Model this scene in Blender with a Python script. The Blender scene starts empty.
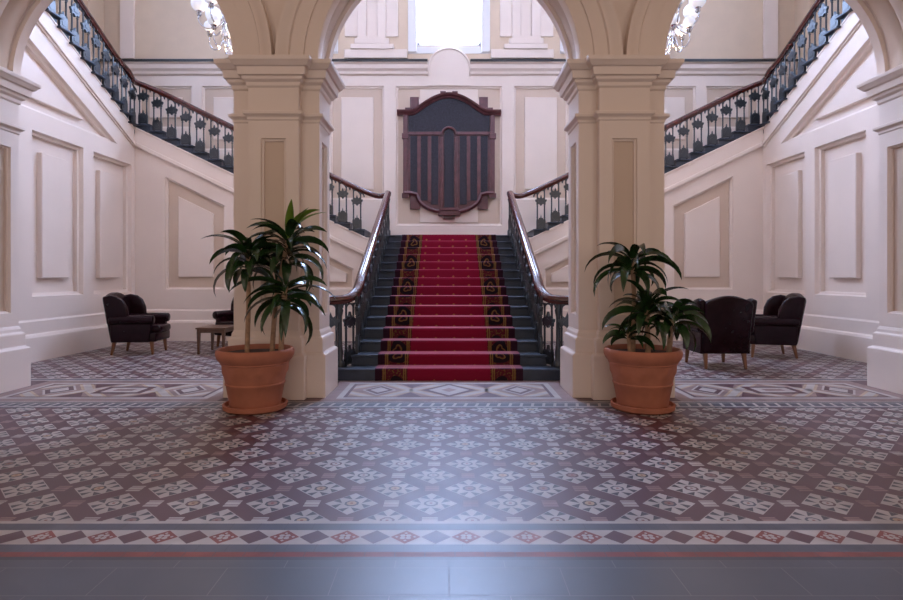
import bpy, math, random
from mathutils import Vector, Matrix
from mathutils.geometry import tessellate_polygon
random.seed(7)
PI = math.pi
scn = bpy.context.scene
col = scn.collection

# ------------------------------------------------------------------ materials
def new_mat(name):
    m = bpy.data.materials.new(name); m.use_nodes = True
    return m, m.node_tree, m.node_tree.nodes['Principled BSDF']

def mat(name, color, rough=0.5, metal=0.0, spec=0.5, var=0.0, vscale=3.0, bump=0.0, bscale=40.0, coat=0.0, rvar=0.0):
    m, nt, b = new_mat(name)
    b.inputs['Base Color'].default_value = (*color, 1)
    b.inputs['Roughness'].default_value = rough
    b.inputs['Metallic'].default_value = metal
    b.inputs['Specular IOR Level'].default_value = spec
    b.inputs['Coat Weight'].default_value = coat
    b.inputs['Coat Roughness'].default_value = 0.12
    tc = nt.nodes.new('ShaderNodeTexCoord')
    if var > 0 or rvar > 0:
        n = nt.nodes.new('ShaderNodeTexNoise'); n.inputs['Scale'].default_value = vscale; n.inputs['Detail'].default_value = 4
        nt.links.new(tc.outputs['Object'], n.inputs['Vector'])
        if var > 0:
            r = nt.nodes.new('ShaderNodeValToRGB')
            r.color_ramp.elements[0].position = 0.3; r.color_ramp.elements[1].position = 0.7
            r.color_ramp.elements[0].color = (*[c*(1-var) for c in color], 1)
            r.color_ramp.elements[1].color = (*[min(1, c*(1+var)) for c in color], 1)
            nt.links.new(n.outputs['Fac'], r.inputs['Fac']); nt.links.new(r.outputs['Color'], b.inputs['Base Color'])
        if rvar > 0:
            mr = nt.nodes.new('ShaderNodeMapRange')
            mr.inputs['From Min'].default_value = 0.3; mr.inputs['From Max'].default_value = 0.7
            mr.inputs['To Min'].default_value = rough - rvar; mr.inputs['To Max'].default_value = rough + rvar
            nt.links.new(n.outputs['Fac'], mr.inputs['Value']); nt.links.new(mr.outputs['Result'], b.inputs['Roughness'])
    if bump > 0:
        n2 = nt.nodes.new('ShaderNodeTexNoise'); n2.inputs['Scale'].default_value = bscale; n2.inputs['Detail'].default_value = 3
        nt.links.new(tc.outputs['Object'], n2.inputs['Vector'])
        bp = nt.nodes.new('ShaderNodeBump'); bp.inputs['Strength'].default_value = bump; bp.inputs['Distance'].default_value = 0.01
        nt.links.new(n2.outputs['Fac'], bp.inputs['Height']); nt.links.new(bp.outputs['Normal'], b.inputs['Normal'])
    return m

def emit(name, color, s):
    m = bpy.data.materials.new(name); m.use_nodes = True; nt = m.node_tree
    nt.nodes.clear()
    e = nt.nodes.new('ShaderNodeEmission'); e.inputs['Color'].default_value = (*color, 1); e.inputs['Strength'].default_value = s
    o = nt.nodes.new('ShaderNodeOutputMaterial'); nt.links.new(e.outputs[0], o.inputs[0])
    return m

M = {}
M['cream'] = mat('cream_paint', (.79, .665, .575), .42, var=.03, vscale=1.2)
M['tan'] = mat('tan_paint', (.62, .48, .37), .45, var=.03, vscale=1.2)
M['upper'] = mat('upper_wall_tan', (.66, .51, .37), .5, var=.03)  # warmer tan than the cream, over the upper and outer walls
M['white'] = mat('white_paint', (.8, .78, .76), .4)
M['wood'] = mat('mahogany', (.075, .014, .009), .2, var=.35, vscale=9, coat=.5)
M['boardwood'] = mat('red_brown_timber', (.10, .028, .032), .3, var=.25, vscale=7)
M['slate'] = mat('lettered_slate', (.022, .02, .03), .45, spec=.3, var=.6, vscale=55)
M['iron'] = mat('cast_iron', (.016, .021, .026), .3, metal=.0, spec=.7)
M['bluestone'] = mat('bluestone', (.026, .036, .056), .38, var=.25, vscale=5)
M['leather'] = mat('burgundy_leather', (.013, .003, .005), .24, var=.2, vscale=10, bump=.12, bscale=14, spec=.2)
M['legwood'] = mat('chair_leg_timber', (.19, .075, .028), .35)
M['tablewood'] = mat('table_timber', (.11, .05, .024), .3, var=.2, vscale=8)
M['terracotta'] = mat('terracotta', (.42, .155, .09), .6, var=.12, vscale=6, bump=.08, bscale=60, spec=.3)
M['soil'] = mat('soil', (.045, .02, .013), .9, bump=.6)
M['bark'] = mat('cane_bark', (.36, .22, .13), .7, var=.3, vscale=18, bump=.4, bscale=30)
M['leaf'] = mat('dark_leaf', (.018, .048, .013), .26, var=.5, vscale=6, spec=.6)
M['leafyoung'] = mat('yellow_green_leaf', (.13, .22, .02), .32, var=.4, vscale=7)
M['chrome'] = mat('chrome', (.55, .55, .57), .18, metal=1)
M['opal'] = mat('opal_glass', (.86, .87, .9), .12)
M['opal'].node_tree.nodes['Principled BSDF'].inputs['Emission Color'].default_value = (.9, .94, 1, 1)
M['opal'].node_tree.nodes['Principled BSDF'].inputs['Emission Strength'].default_value = .2
M['black'] = mat('black_strip', (.012, .012, .014), .4)
M['sky'] = emit('daylight_window', (.45, .61, 1.0), 88)
M['sky3'] = emit('daylight_flank_window', (.46, .62, 1.0), 16)
M['side_glow'] = emit('added_side_glow', (.46, .62, 1.0), 8)  # glow of the added panes high on the outer walls
# floor tiles
FR = .44
M['f_field'] = mat('plum_tile', (.075, .017, .024), FR, spec=1.0, var=.15, vscale=1.5)
M['f_light'] = mat('pale_tile', (.42, .38, .35), FR, spec=1.0, var=.15, vscale=5)
M['f_dark'] = mat('charcoal_tile', (.03, .03, .038), FR, spec=1.0, var=.2, vscale=5)
M['f_red'] = mat('red_tile', (.22, .055, .045), FR, var=.25, vscale=5)
M['f_pink'] = mat('dusty_tile', (.27, .18, .165), FR, var=.2, vscale=5)
M['f_buff'] = mat('buff_tile', (.45, .33, .22), FR, var=.2, vscale=5)
M['f_grey'] = mat('blue_grey_tile', (.055, .058, .08), FR, spec=1.0, var=.2, vscale=5)
M['f_slab'] = mat('slate_slab', (.058, .064, .08), .43, spec=1.0, var=.14, vscale=2)
M['f_grout'] = mat('grout', (.21, .2, .2), .6)

# carpet with a red centre, gold-lined scroll borders and dark selvedge
def carpet_material():
    m, nt, b = new_mat('red_stair_carpet')
    N, L = nt.nodes, nt.links
    uv = N.new('ShaderNodeUVMap'); uv.uv_map = 'UVMap'
    sp = N.new('ShaderNodeSeparateXYZ'); L.new(uv.outputs[0], sp.inputs[0])
    def op(o, a, bb=None, c=None):
        n = N.new('ShaderNodeMath'); n.operation = o
        for i, v in enumerate((a, bb, c)):
            if v is None: continue
            if isinstance(v, (int, float)): n.inputs[i].default_value = v
            else: L.new(v, n.inputs[i])
        return n.outputs[0]
    def mix(f, a, bb):
        n = N.new('ShaderNodeMix'); n.data_type = 'RGBA'
        L.new(f, n.inputs[0])
        for s, v in ((n.inputs[6], a), (n.inputs[7], bb)):
            if isinstance(v, tuple): s.default_value = (*v, 1)
            else: L.new(v, s)
        return n.outputs[2]
    u = op('ABSOLUTE', sp.outputs[0]); v = sp.outputs[1]
    def band(c, w): return op('COMPARE', u, c, w)
    # centre with small gold sprigs
    su = op('PINGPONG', op('ADD', sp.outputs[0], 10.0), .14); sv = op('PINGPONG', op('ADD', v, 0.0), .23)
    sprig = op('LESS_THAN', op('ADD', op('MULTIPLY', su, .8), sv), .021)
    centre = mix(sprig, (.21, .003, .024), (.33, .11, .045))
    # scroll border
    P = .34
    lv = op('SUBTRACT', op('MODULO', op('ADD', v, 5.0), P), P/2)
    half = op('GREATER_THAN', op('MODULO', op('ADD', v, 5.0), 2*P), P)
    cu = op('ADD', .715, op('MULTIPLY', half, .035))
    du = op('SUBTRACT', u, cu)
    wob = op('MULTIPLY', op('SINE', op('MULTIPLY', lv, 30.0)), .018)
    r = op('SQRT', op('ADD', op('POWER', op('ADD', du, wob), 2.0), op('POWER', lv, 2.0)))
    ang = op('ARCTAN2', lv, du)
    rr = op('ADD', r, op('MULTIPLY', op('SINE', op('MULTIPLY', ang, 3.0)), .012))
    ring = op('COMPARE', rr, .096, .03)
    dot = op('LESS_THAN', rr, .03)
    goldring = op('COMPARE', rr, .052, .008)
    nz = N.new('ShaderNodeTexNoise'); nz.inputs['Scale'].default_value = 34; L.new(uv.outputs[0], nz.inputs['Vector'])
    fleck = op('GREATER_THAN', nz.outputs['Fac'], .57)
    bg = mix(fleck, (.085, .006, .012), (.13, .065, .016))
    bd = mix(ring, bg, (.008, .004, .007)); bd = mix(dot, bd, (.01, .004, .006)); bd = mix(goldring, bd, (.17, .095, .022))
    for c in (.585, .612, .862, .888):
        bd = mix(band(c, .0075), bd, (.20, .115, .028))
    c1 = mix(op('GREATER_THAN', u, .56), centre, bd)
    c2 = mix(op('GREATER_THAN', u, .905), c1, (.022, .004, .012))
    L.new(c2, b.inputs['Base Color'])
    b.inputs['Roughness'].default_value = .85
    b.inputs['Specular IOR Level'].default_value = .15
    b.inputs['Sheen Weight'].default_value = 1.0
    b.inputs['Sheen Roughness'].default_value = .4
    b.inputs['Sheen Tint'].default_value = (1, .42, .62, 1)
    return m
M['carpet'] = carpet_material()

# ------------------------------------------------------------------ mesh builder
class MB:
    def __init__(s): s.v = []; s.f = []; s.m = []; s.uv = None
    def add(s, vs, fs, mi=0):
        o = len(s.v); s.v += [tuple(p) for p in vs]
        for f in fs: s.f.append(tuple(o+i for i in f)); s.m.append(mi)
        return s
    def box(s, x0, x1, y0, y1, z0, z1, mi=0):
        vs = [(x, y, z) for x in (x0, x1) for y in (y0, y1) for z in (z0, z1)]
        return s.add(vs, [(0,1,3,2),(4,6,7,5),(0,4,5,1),(2,3,7,6),(0,2,6,4),(1,5,7,3)], mi)
    def poly(s, pts, mi=0): return s.add(pts, [tuple(range(len(pts)))], mi)
    def prism(s, pts, fn, a, b, mi=0):          # pts 2-D outline, fn(p,q,t) -> 3-D point
        n = len(pts)
        vs = [fn(p, q, a) for p, q in pts] + [fn(p, q, b) for p, q in pts]
        fs = [tuple(range(n))[::-1], tuple(range(n, 2*n))] + [(i, (i+1) % n, n+(i+1) % n, n+i) for i in range(n)]
        return s.add(vs, fs, mi)
    def lathe(s, prof, c=(0,0,0), n=32, fn=None, mi=0, close=False):
        vs = []; fs = []; k = len(prof)
        for i in range(n):
            a = 2*PI*i/n
            for r, z in prof:
                rr = r + (fn(a, z, r) if fn else 0)
                vs.append((c[0]+rr*math.cos(a), c[1]+rr*math.sin(a), c[2]+z))
        for i in range(n):
            j = (i+1) % n
            for q in range(k-1): fs.append((i*k+q, j*k+q, j*k+q+1, i*k+q+1))
        return s.add(vs, fs, mi)
    def sweep(s, path, prof, up=(0,0,1), caps=True, mi=0, scale=None):
        path = [Vector(p) for p in path]; up = Vector(up); n = len(path); k = len(prof); vs = []; fs = []
        for i, p in enumerate(path):
            t = (path[min(i+1, n-1)] - path[max(i-1, 0)]).normalized()
            sd = t.cross(up)
            if sd.length < 1e-4: sd = t.cross(Vector((1, 0, 0)))
            sd.normalize(); w = sd.cross(t)
            sc = scale(i/(n-1)) if scale else 1
            for a, b in prof: vs.append(p + sd*a*sc + w*b*sc)
        for i in range(n-1):
            for q in range(k):
                r = (q+1) % k; fs.append((i*k+q, i*k+r, (i+1)*k+r, (i+1)*k+q))
        if caps: fs += [tuple(range(k))[::-1], tuple(range((n-1)*k, n*k))]
        return s.add(vs, fs, mi)
    def tube(s, path, r, n=8, mi=0, scale=None, up=(0,0,1)):
        return s.sweep(path, [(r*math.cos(2*PI*i/n), r*math.sin(2*PI*i/n)) for i in range(n)], up=up, mi=mi, scale=scale)
    def loft(s, x0, x1, y0, y1, prof, mi=0, sides='xXyY'):   # prof: (z, projection)
        P = {c: (1 if c in sides else 0) for c in 'xXyY'}
        vs = []; fs = []
        for z, p in prof:
            a, b, c, d = x0-p*P['x'], x1+p*P['X'], y0-p*P['y'], y1+p*P['Y']
            vs += [(a, c, z), (b, c, z), (b, d, z), (a, d, z)]
        n = len(prof)
        for i in range(n-1):
            for q in range(4):
                r = (q+1) % 4; fs.append((i*4+q, i*4+r, i*4+4+r, i*4+4+q))
        fs += [(3, 2, 1, 0), tuple(range(4*n-4, 4*n))]
        return s.add(vs, fs, mi)
    def sphere(s, c, r, nu=18, nv=11, sz=1.0, mi=0):
        prof = [(r*math.sin(PI*i/nv) if 0 < i < nv else 1e-4, -r*sz*math.cos(PI*i/nv)) for i in range(nv+1)]
        return s.lathe(prof, c, nu, mi=mi)
    def build(s, name, mats, parent=None, smooth=False, bevel=0, origin=None, segs=2, autosmooth=None):
        me = bpy.data.meshes.new(name)
        o3 = Vector(origin) if origin is not None else (parent_loc(parent) if parent else Vector((0, 0, 0)))
        me.from_pydata([tuple(Vector(p) - o3) for p in s.v], [], s.f)
        if not isinstance(mats, (list, tuple)): mats = [mats]
        for m in mats: me.materials.append(m)
        me.polygons.foreach_set('material_index', s.m)
        import bmesh
        bm = bmesh.new(); bm.from_mesh(me)
        if s.uv is None and not getattr(s, 'flat', False):
            bmesh.ops.recalc_face_normals(bm, faces=bm.faces)
        bm.to_mesh(me); bm.free()
        if smooth: me.polygons.foreach_set('use_smooth', [True]*len(me.polygons))
        if s.uv:
            l = me.uv_layers.new(name='UVMap')
            for lp in me.loops: l.data[lp.index].uv = s.uv[lp.vertex_index]
        if smooth == 'auto':
            me.set_sharp_from_angle(angle=math.radians(40))
        o = bpy.data.objects.new(name, me); col.objects.link(o)
        if parent: o.parent = parent
        else: o.location = o3
        if bevel:
            b = o.modifiers.new('bevel', 'BEVEL'); b.width = bevel; b.segments = segs; b.limit_method = 'ANGLE'; b.angle_limit = math.radians(35)
        return o

def parent_loc(p):
    v = Vector((0, 0, 0))
    while p: v += p.location; p = p.parent
    return v
def tag(o, label, cat, group=None):
    o['label'] = label; o['category'] = cat
    if group: o['group'] = group
    return o
def thing(name, label, cat, loc=(0,0,0), group=None):
    o = bpy.data.objects.new(name, None); col.objects.link(o); o.location = loc; o.empty_display_size = .1
    return tag(o, label, cat, group)
def struct(o): o['kind'] = 'structure'; return o
def copy_tree(o, parent=None):
    c = o.copy(); col.objects.link(c)
    if parent: c.parent = parent
    for ch in list(o.children): copy_tree(ch, c)
    return c

# ---------------------------------------------------------------- panelled walls
def inset(poly, t):                                   # convex polygon, counter-clockwise, moved inward
    n = len(poly); out = []
    for i in range(n):
        p0, p1, p2 = [Vector(poly[(i+k) % n]) for k in (-1, 0, 1)]
        d1 = (p1-p0).normalized(); d2 = (p2-p1).normalized()
        n1 = Vector((-d1.y, d1.x)); n2 = Vector((-d2.y, d2.x))
        a = p0+n1*t; b = p1+n2*t
        den = d1.x*d2.y - d1.y*d2.x
        k = ((b.x-a.x)*d2.y - (b.y-a.y)*d2.x)/den
        q = a+d1*k; out.append((q.x, q.y))
    return out
def ccw(p):
    a = sum(p[i][0]*p[(i+1) % len(p)][1]-p[(i+1) % len(p)][0]*p[i][1] for i in range(len(p)))
    return list(p) if a > 0 else list(p)[::-1]
def panel(mb, hole, fn, depth=.14, band=.28, raise_to=.05, cham=.05, inner=True, tanfloor=1):
    # hole: recess outline; fn(u, v, depth_behind_face)
    h0 = ccw(hole); h1 = inset(h0, cham*.35); h2 = inset(h0, cham)
    def ring(a, da, b, db, mi):
        n = len(a)
        mb.add([fn(*p, da) for p in a]+[fn(*p, db) for p in b], [(i, (i+1) % n, n+(i+1) % n, n+i) for i in range(n)], mi)
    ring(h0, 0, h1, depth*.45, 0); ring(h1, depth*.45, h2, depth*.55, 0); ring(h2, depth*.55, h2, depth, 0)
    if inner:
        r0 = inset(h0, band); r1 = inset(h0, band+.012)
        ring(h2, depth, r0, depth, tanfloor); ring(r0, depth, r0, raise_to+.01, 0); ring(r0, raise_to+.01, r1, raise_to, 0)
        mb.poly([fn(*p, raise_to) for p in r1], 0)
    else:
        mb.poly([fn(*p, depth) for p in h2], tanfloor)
def face_with_holes(mb, outer, holes, fn, mi=0):
    loops = [[Vector((p[0], p[1], 0)) for p in ccw(outer)]] + [[Vector((p[0], p[1], 0)) for p in ccw(h)[::-1]] for h in holes]
    flat = [p for l in loops for p in l]
    tris = tessellate_polygon(loops)
    mb.add([fn(p.x, p.y, 0) for p in flat], [tuple(t) for t in tris], mi)
def rect(a, b, c, d): return [(a, c), (b, c), (b, d), (a, d)]

# ------------------------------------------------------------------ floor
S = .49; X0 = -.111; Y0 = 3.46
FL = ['f_field', 'f_light', 'f_dark', 'f_red', 'f_pink', 'f_buff', 'f_grey', 'f_slab', 'f_grout']
FI = {n: i for i, n in enumerate(FL)}
def clip(poly, x0, x1, y0, y1):
    for ax, lim, sg in ((0, x0, 1), (0, x1, -1), (1, y0, 1), (1, y1, -1)):
        out = []
        for i in range(len(poly)):
            p, q = poly[i-1], poly[i]
            ip = sg*(p[ax]-lim) >= 0; iq = sg*(q[ax]-lim) >= 0
            if ip != iq:
                t = (lim-p[ax])/(q[ax]-p[ax]); out.append((p[0]+t*(q[0]-p[0]), p[1]+t*(q[1]-p[1])))
            if iq: out.append(q)
        poly = out
        if len(poly) < 3: return []
    return poly
fl = MB(); fl.flat = True
dz = .0008
def fp(pts, lvl, m, box=None):
    if box: pts = clip(pts, *box)
    if len(pts) >= 3: fl.poly([(p[0], p[1], lvl*dz) for p in ccw(pts)], FI[m])
def fr(x0, x1, y0, y1, lvl, m): fp([(x0, y0), (x1, y0), (x1, y1), (x0, y1)], lvl, m)
XM = 7.2
fl.box(-8.9, 8.9, -6, 14.3, -.2, -.001, FI['f_field'])
fr(-8.8, 8.8, -6, 14.2, 0, 'f_field')
def star(cx, cy, box):
    k = .164/2
    def P(u, v): return (cx+(u-v)*k, cy+(u+v)*k)
    fp([P(-1, -1), P(1, -1), P(1, 1), P(-1, 1)], 1, 'f_light', box)
    for q in range(4):
        c, s_ = [(1, 0), (0, 1), (-1, 0), (0, -1)][q]
        def R(u, v): return P(u*c-v*s_, u*s_+v*c)
        for sg in (1, -1):
            fp([R(sg*.10, .95), R(sg*.53, .95), R(sg*.34, .40)], 2, 'f_dark', box)
    o = [P(.40*math.cos(a*PI/4+PI/8), .40*math.sin(a*PI/4+PI/8)) for a in range(8)]
    fp(o, 2, random.choice(['f_grey', 'f_dark', 'f_field', 'f_dark']), box)
    o = [P(.27*math.cos(a*PI/4+PI/8), .27*math.sin(a*PI/4+PI/8)) for a in range(8)]
    fp(o, 3, random.choice(['f_buff', 'f_pink', 'f_light', 'f_light']), box)
    fp([P(.1, 0), P(0, .1), P(-.1, 0), P(0, -.1)], 4, 'f_red', box)
def field(x0, x1, y0, y1):
    box = (x0, x1, y0, y1)
    i0 = int((x0-X0)/S)-2; i1 = int((x1-X0)/S)+2; j0 = int((y0-Y0)/S)-2; j1 = int((y1-Y0)/S)+2
    for i in range(i0, i1+1):
        for j in range(j0, j1+1):
            for ox, oy in ((0, 0), (.5, .5)): star(X0+(i+ox)*S, Y0+(j+oy)*S, box)
            for ox, oy in ((.5, 0), (0, .5)):
                cx, cy = X0+(i+ox)*S, Y0+(j+oy)*S; h = .046
                fp([(cx-h, cy-h), (cx+h, cy-h), (cx+h, cy+h), (cx-h, cy+h)], 1, random.choice(['f_pink', 'f_light', 'f_pink']), box)
                for t in (-.5, .5): fp([(cx-h, cy+h*t-.004), (cx+h, cy+h*t-.004), (cx+h, cy+h*t+.004), (cx-h, cy+h*t+.004)], 2, 'f_field', box)
field(-XM, XM, 3.21, 6.0)
# front border bands
fr(-XM, XM, 3.178, 3.21, 1, 'f_light'); fr(-XM, XM, 3.096, 3.178, 1, 'f_grey')
fr(-XM, XM, 2.93, 3.096, 1, 'f_light'); fr(-XM, XM, 2.85, 2.93, 1, 'f_grey'); fr(-XM, XM, 2.80, 2.85, 1, 'f_red'); fr(-XM, XM, 2.765, 2.80, 1, 'f_dark')
for i in range(-42, 43):
    cx, cy, a, b = -.07+i*.1633, 3.013, .0815, .077
    fp([(cx-a, cy), (cx, cy-b), (cx+a, cy), (cx, cy+b)], 2, 'f_red' if i % 2 else 'f_field')
    if i % 2:
        for k in range(4):
            an = PI/4+k*PI/2
            ox, oy = .022*math.cos(an), .020*math.sin(an)
            fp([(cx+ox+.016*math.cos(t*PI/3), cy+oy+.015*math.sin(t*PI/3)) for t in range(6)], 3, 'f_light')
        for k in range(4):
            ox, oy = [(.048, 0), (-.048, 0), (0, .042), (0, -.042)][k]
            fp([(cx+ox-.010, cy+oy), (cx+ox, cy+oy-.010), (cx+ox+.010, cy+oy), (cx+ox, cy+oy+.010)], 3, 'f_light')
for i in range(-48, 49):
    for y0, y1, o in ((3.096, 3.178, 0), (2.85, 2.93, .07), (2.80, 2.85, .03)):
        fr(i*.152+o-.0015, i*.152+o+.0015, y0, y1, 2, 'f_dark')
# slate slabs in front
fr(-XM, XM, -6, 2.765, 1, 'f_grout')
y = 2.762; w = [.072, .235, .235, .235] + [.45]*18
for r, h in enumerate(w):
    off = [0.27, 0, .27, 0][r % 4]
    for i in range(-15, 16):
        x = i*.532+off; fr(x+.002, x+.530, y-h+.004, y, 2, 'f_slab')
    y -= h
# rear border between the pillars
fr(-XM, XM, 6.0, 6.035, 1, 'f_grey'); fr(-XM, XM, 6.035, 6.22, 1, 'f_light'); fr(-XM, XM, 6.22, 6.255, 1, 'f_dark')
for i in range(-60, 61):
    cx = i*.122; fp([(cx-.06, 6.06), (cx+.03, 6.06), (cx+.06, 6.20), (cx-.03, 6.20)], 2, 'f_grey')
fr(-XM, XM, 6.255, 6.30, 1, 'f_light')
def strip(p, q, w, lvl, m, box):
    d = Vector((q[0]-p[0], q[1]-p[1])).normalized(); n = Vector((-d.y, d.x))*w/2
    fp([(p[0]-n.x, p[1]-n.y), (q[0]-n.x, q[1]-n.y), (q[0]+n.x, q[1]+n.y), (p[0]+n.x, p[1]+n.y)], lvl, m, box)
def rug(xc, hw, y0, y1, mid='diamond'):
    fr(xc-hw-.16, xc+hw+.16, y0-.16, y1+.16, 1, 'f_pink')
    fr(xc-hw, xc+hw, y0, y1, 2, 'f_light'); fr(xc-hw+.07, xc+hw-.07, y0+.06, y1-.06, 3, 'f_field'); fr(xc-hw+.11, xc+hw-.11, y0+.1, y1-.1, 4, 'f_pink')
    bx = (xc-hw+.11, xc+hw-.11, y0+.1, y1-.1); c = (y0+y1)/2; H = (y1-y0)/2
    xs = [-hw-.05, -hw*.64, -hw*.36, 0, hw*.36, hw*.64, hw+.05]; ys = [0, 1, 0, 1, 0, 1, 0]
    for sg in (1, -1):
        for a in range(6): strip((xc+xs[a], c+sg*ys[a]*H), (xc+xs[a+1], c+sg*ys[a+1]*H), .15, 5, 'f_buff', bx)
        for a in range(6): strip((xc+xs[a], c+sg*ys[a]*H), (xc+xs[a+1], c+sg*ys[a+1]*H), .085, 6, 'f_light', bx)
        for a in (-hw*.36, hw*.36): fp([(xc+a-.2, c+sg*H), (xc+a+.2, c+sg*H), (xc+a, c+sg*.12)], 5, 'f_field', bx)
    def dia(x, a, b, l, m): fp([(x-a, c), (x, c-b), (x+a, c), (x, c+b)], l, m, bx)
    for sg in (1, -1):
        x = xc+sg*hw*.66; dia(x, .21, .29, 7, 'f_light'); dia(x, .18, .25, 8, 'f_field'); dia(x, .115, .16, 9, 'f_light')
    if mid == 'diamond':
        dia(xc, .33, .40, 7, 'f_field'); dia(xc, .25, .31, 8, 'f_light'); dia(xc, .10, .12, 9, 'f_pink')
    else:
        fr(xc-.30, xc+.30, c-.21, c+.21, 7, 'f_field'); fr(xc-.22, xc+.22, c-.14, c+.14, 8, 'f_light'); fr(xc-.12, xc+.12, c-.06, c+.06, 9, 'f_pink')
rug(0, 1.30, 6.44, 7.38)
for sg in (1, -1): rug(sg*4.0, 1.22, 6.44, 7.38, 'rect')
fr(-XM, XM, 7.56, 7.60, 1, 'f_light'); fr(-XM, XM, 7.60, 7.68, 1, 'f_grey'); fr(-XM, XM, 7.68, 7.72, 1, 'f_light')
field(-6.9, 6.9, 7.72, 12.3)
struct(fl.build('floor', [M[n] for n in FL]))

# ------------------------------------------------------------------ stair hall walls
RI, TR = .153, .313
D1 = 7.57
def sgx(s):                                   # side wall mapping: u = depth, v = height
    return lambda u, v, d: (s*(6.9+d), u, v)
ZL = lambda d: 5.16+.49*(11.18-d)             # top of the stringer on the side walls
ZR = lambda x: 2.295+.49*(abs(x)-1.86)        # top of the stringer on the rear walls
def slope_box(mb, a, b, za, zb, h0, h1, fn, p):    # strip hung below a sloping line, standing p proud of the wall
    q = [(a, za-h1), (b, zb-h1), (b, zb-h0), (a, za-h0)]
    mb.add([fn(u, v, -p) for u, v in q]+[fn(u, v, .01) for u, v in q],
           [(0,1,2,3), (7,6,5,4), (0,1,5,4), (1,2,6,5), (2,3,7,6), (3,0,4,7)])
for s, side in ((-1, 'left'), (1, 'right')):
    mb = MB(); fn = sgx(s)
    outer = [(6.6, 0), (12.3, 0), (12.3, 4.70), (12.0, ZL(12.0)), (6.6, ZL(6.6))]
    holes = [rect(a, a+1.3, 1.07, 3.84) for a in (7.67, 9.27, 10.87)]
    tri = [(7.67, 4.17), (11.66, 4.17), (7.67, 4.10+.49*3.99)]
    face_with_holes(mb, outer, holes+[tri], fn)
    for h in holes: panel(mb, h, fn, depth=.15, band=.31, raise_to=.06, cham=.06, tanfloor=0)
    panel(mb, tri, fn, depth=.15, band=.22, raise_to=.06, cham=.06, tanfloor=0)
    # thickness up to the outer wall
    mb.add([fn(6.6, 0, .02), fn(6.6, 0, 1.8), fn(6.6, ZL(6.6), 1.8), fn(6.6, ZL(6.6), .02)], [(0, 1, 2, 3)])
    struct(mb.build('wall_'+side, [M['cream'], M['tan']]))
    # sloping stringer mouldings
    mb = MB()
    slope_box(mb, 12.25, 6.6, ZL(12.25)+.03, ZL(6.6), 0, .36, fn, .02)
    slope_box(mb, 12.25, 6.6, ZL(12.25)+.03, ZL(6.6), 0, .05, fn, .03)
    slope_box(mb, 12.25, 6.6, ZL(12.25)+.03, ZL(6.6), .31, .40, fn, .06)
    slope_box(mb, 12.25, 6.6, ZL(12.25)+.03, ZL(6.6), .40, .44, fn, .03)
    # rear stringer
    fr_ = lambda u, v, d, s=s: (s*u, 12.3+d, v)
    ZRa, ZRb = ZR(1.6), 4.74
    slope_box(mb, 1.6, 6.95, ZR(1.6), ZR(6.95)-.06, 0, .38, fr_, .03)
    slope_box(mb, 1.6, 6.95, ZR(1.6), ZR(6.95)-.06, 0, .05, fr_, .05)
    slope_box(mb, 1.6, 6.95, ZR(1.6), ZR(6.95)-.06, .33, .42, fr_, .085)
    struct(mb.build('trim_'+{'left': '1', 'right': '2'}[side], M['cream'], bevel=.012))
    # rear wall below the side flight
    mb = MB()
    outer = [(1.30, 0), (6.95, 0), (6.95, ZR(6.95)-.08), (1.86, ZR(1.86)), (1.30, 2.27)]
    holes = []
    for a in (1.74, 3.34, 4.93): holes.append([(a, 1.13), (a+1.31, 1.13), (a+1.31, ZR(a+1.31)-.83), (a, ZR(a)-.83)])
    holes[0] = [(2.1, 1.13), (3.05, 1.13), (3.05, ZR(3.05)-.83), (2.1, ZR(2.1)-.83)]
    face_with_holes(mb, outer, holes, fr_)
    for i, h in enumerate(holes): panel(mb, h, fr_, depth=.10, band=.27 if i else .16, raise_to=.04, cham=.04)
    struct(mb.build('wall_rear_'+side, [M['cream'], M['tan']]))
    # skirting
    mb = MB()
    mb.prism([(0, 0), (.12, 0), (.12, .40), (.10, .44), (.06, .46), (.05, .66), (.02, .71), (0, .72)],
             lambda p, q, t: (s*(6.93-p), t, q), 6.6, 12.3)
    struct(mb.build('baseboard_'+side, M['cream']))
    mb = MB()
    mb.prism([(0, 0), (.12, 0), (.12, .40), (.10, .44), (.06, .46), (.05, .66), (.02, .71), (0, .72)],
             lambda p, q, t: (s*t, 12.33-p, q), 1.38, 6.88)
    struct(mb.build('baseboard_rear_'+side, M['cream']))
    # outer wall behind the rising side flight, with an unseen glowing window added for light
    mb = MB(); fo = lambda u, v, d, s=s: (s*(8.7+d), u, v)
    wh = rect(7.6, 10.6, 7.4, 10.4)
    face_with_holes(mb, rect(7.12, 14.1, 0, 11), [wh], fo)
    mb.box(*sorted((s*8.62, s*8.75)), 12.35, 12.8, 4.9, 11); mb.box(*sorted((s*8.6, s*8.75)), 13.35, 13.6, 4.9, 11)
    struct(mb.build('wall_outer_'+side, M['upper']))
    mb = MB(); mb.box(*sorted((s*8.74, s*8.80)), 7.6, 10.6, 7.4, 10.4)
    w_ = struct(mb.build('window_'+{'left': '4', 'right': '5'}[side], M['side_glow']))  # unseen pane, added to light the opposite side wall
    mb = MB()
    for a in (7.6, 9.05, 10.48): mb.box(*sorted((s*8.66, s*8.78)), a, a+.1, 7.4, 10.4)
    for a in (7.36, 8.85, 10.34): mb.box(*sorted((s*8.67, s*8.77)), 7.6, 10.6, a, a+.1)
    mb.build('window_frame', M['white'], w_)

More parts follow.
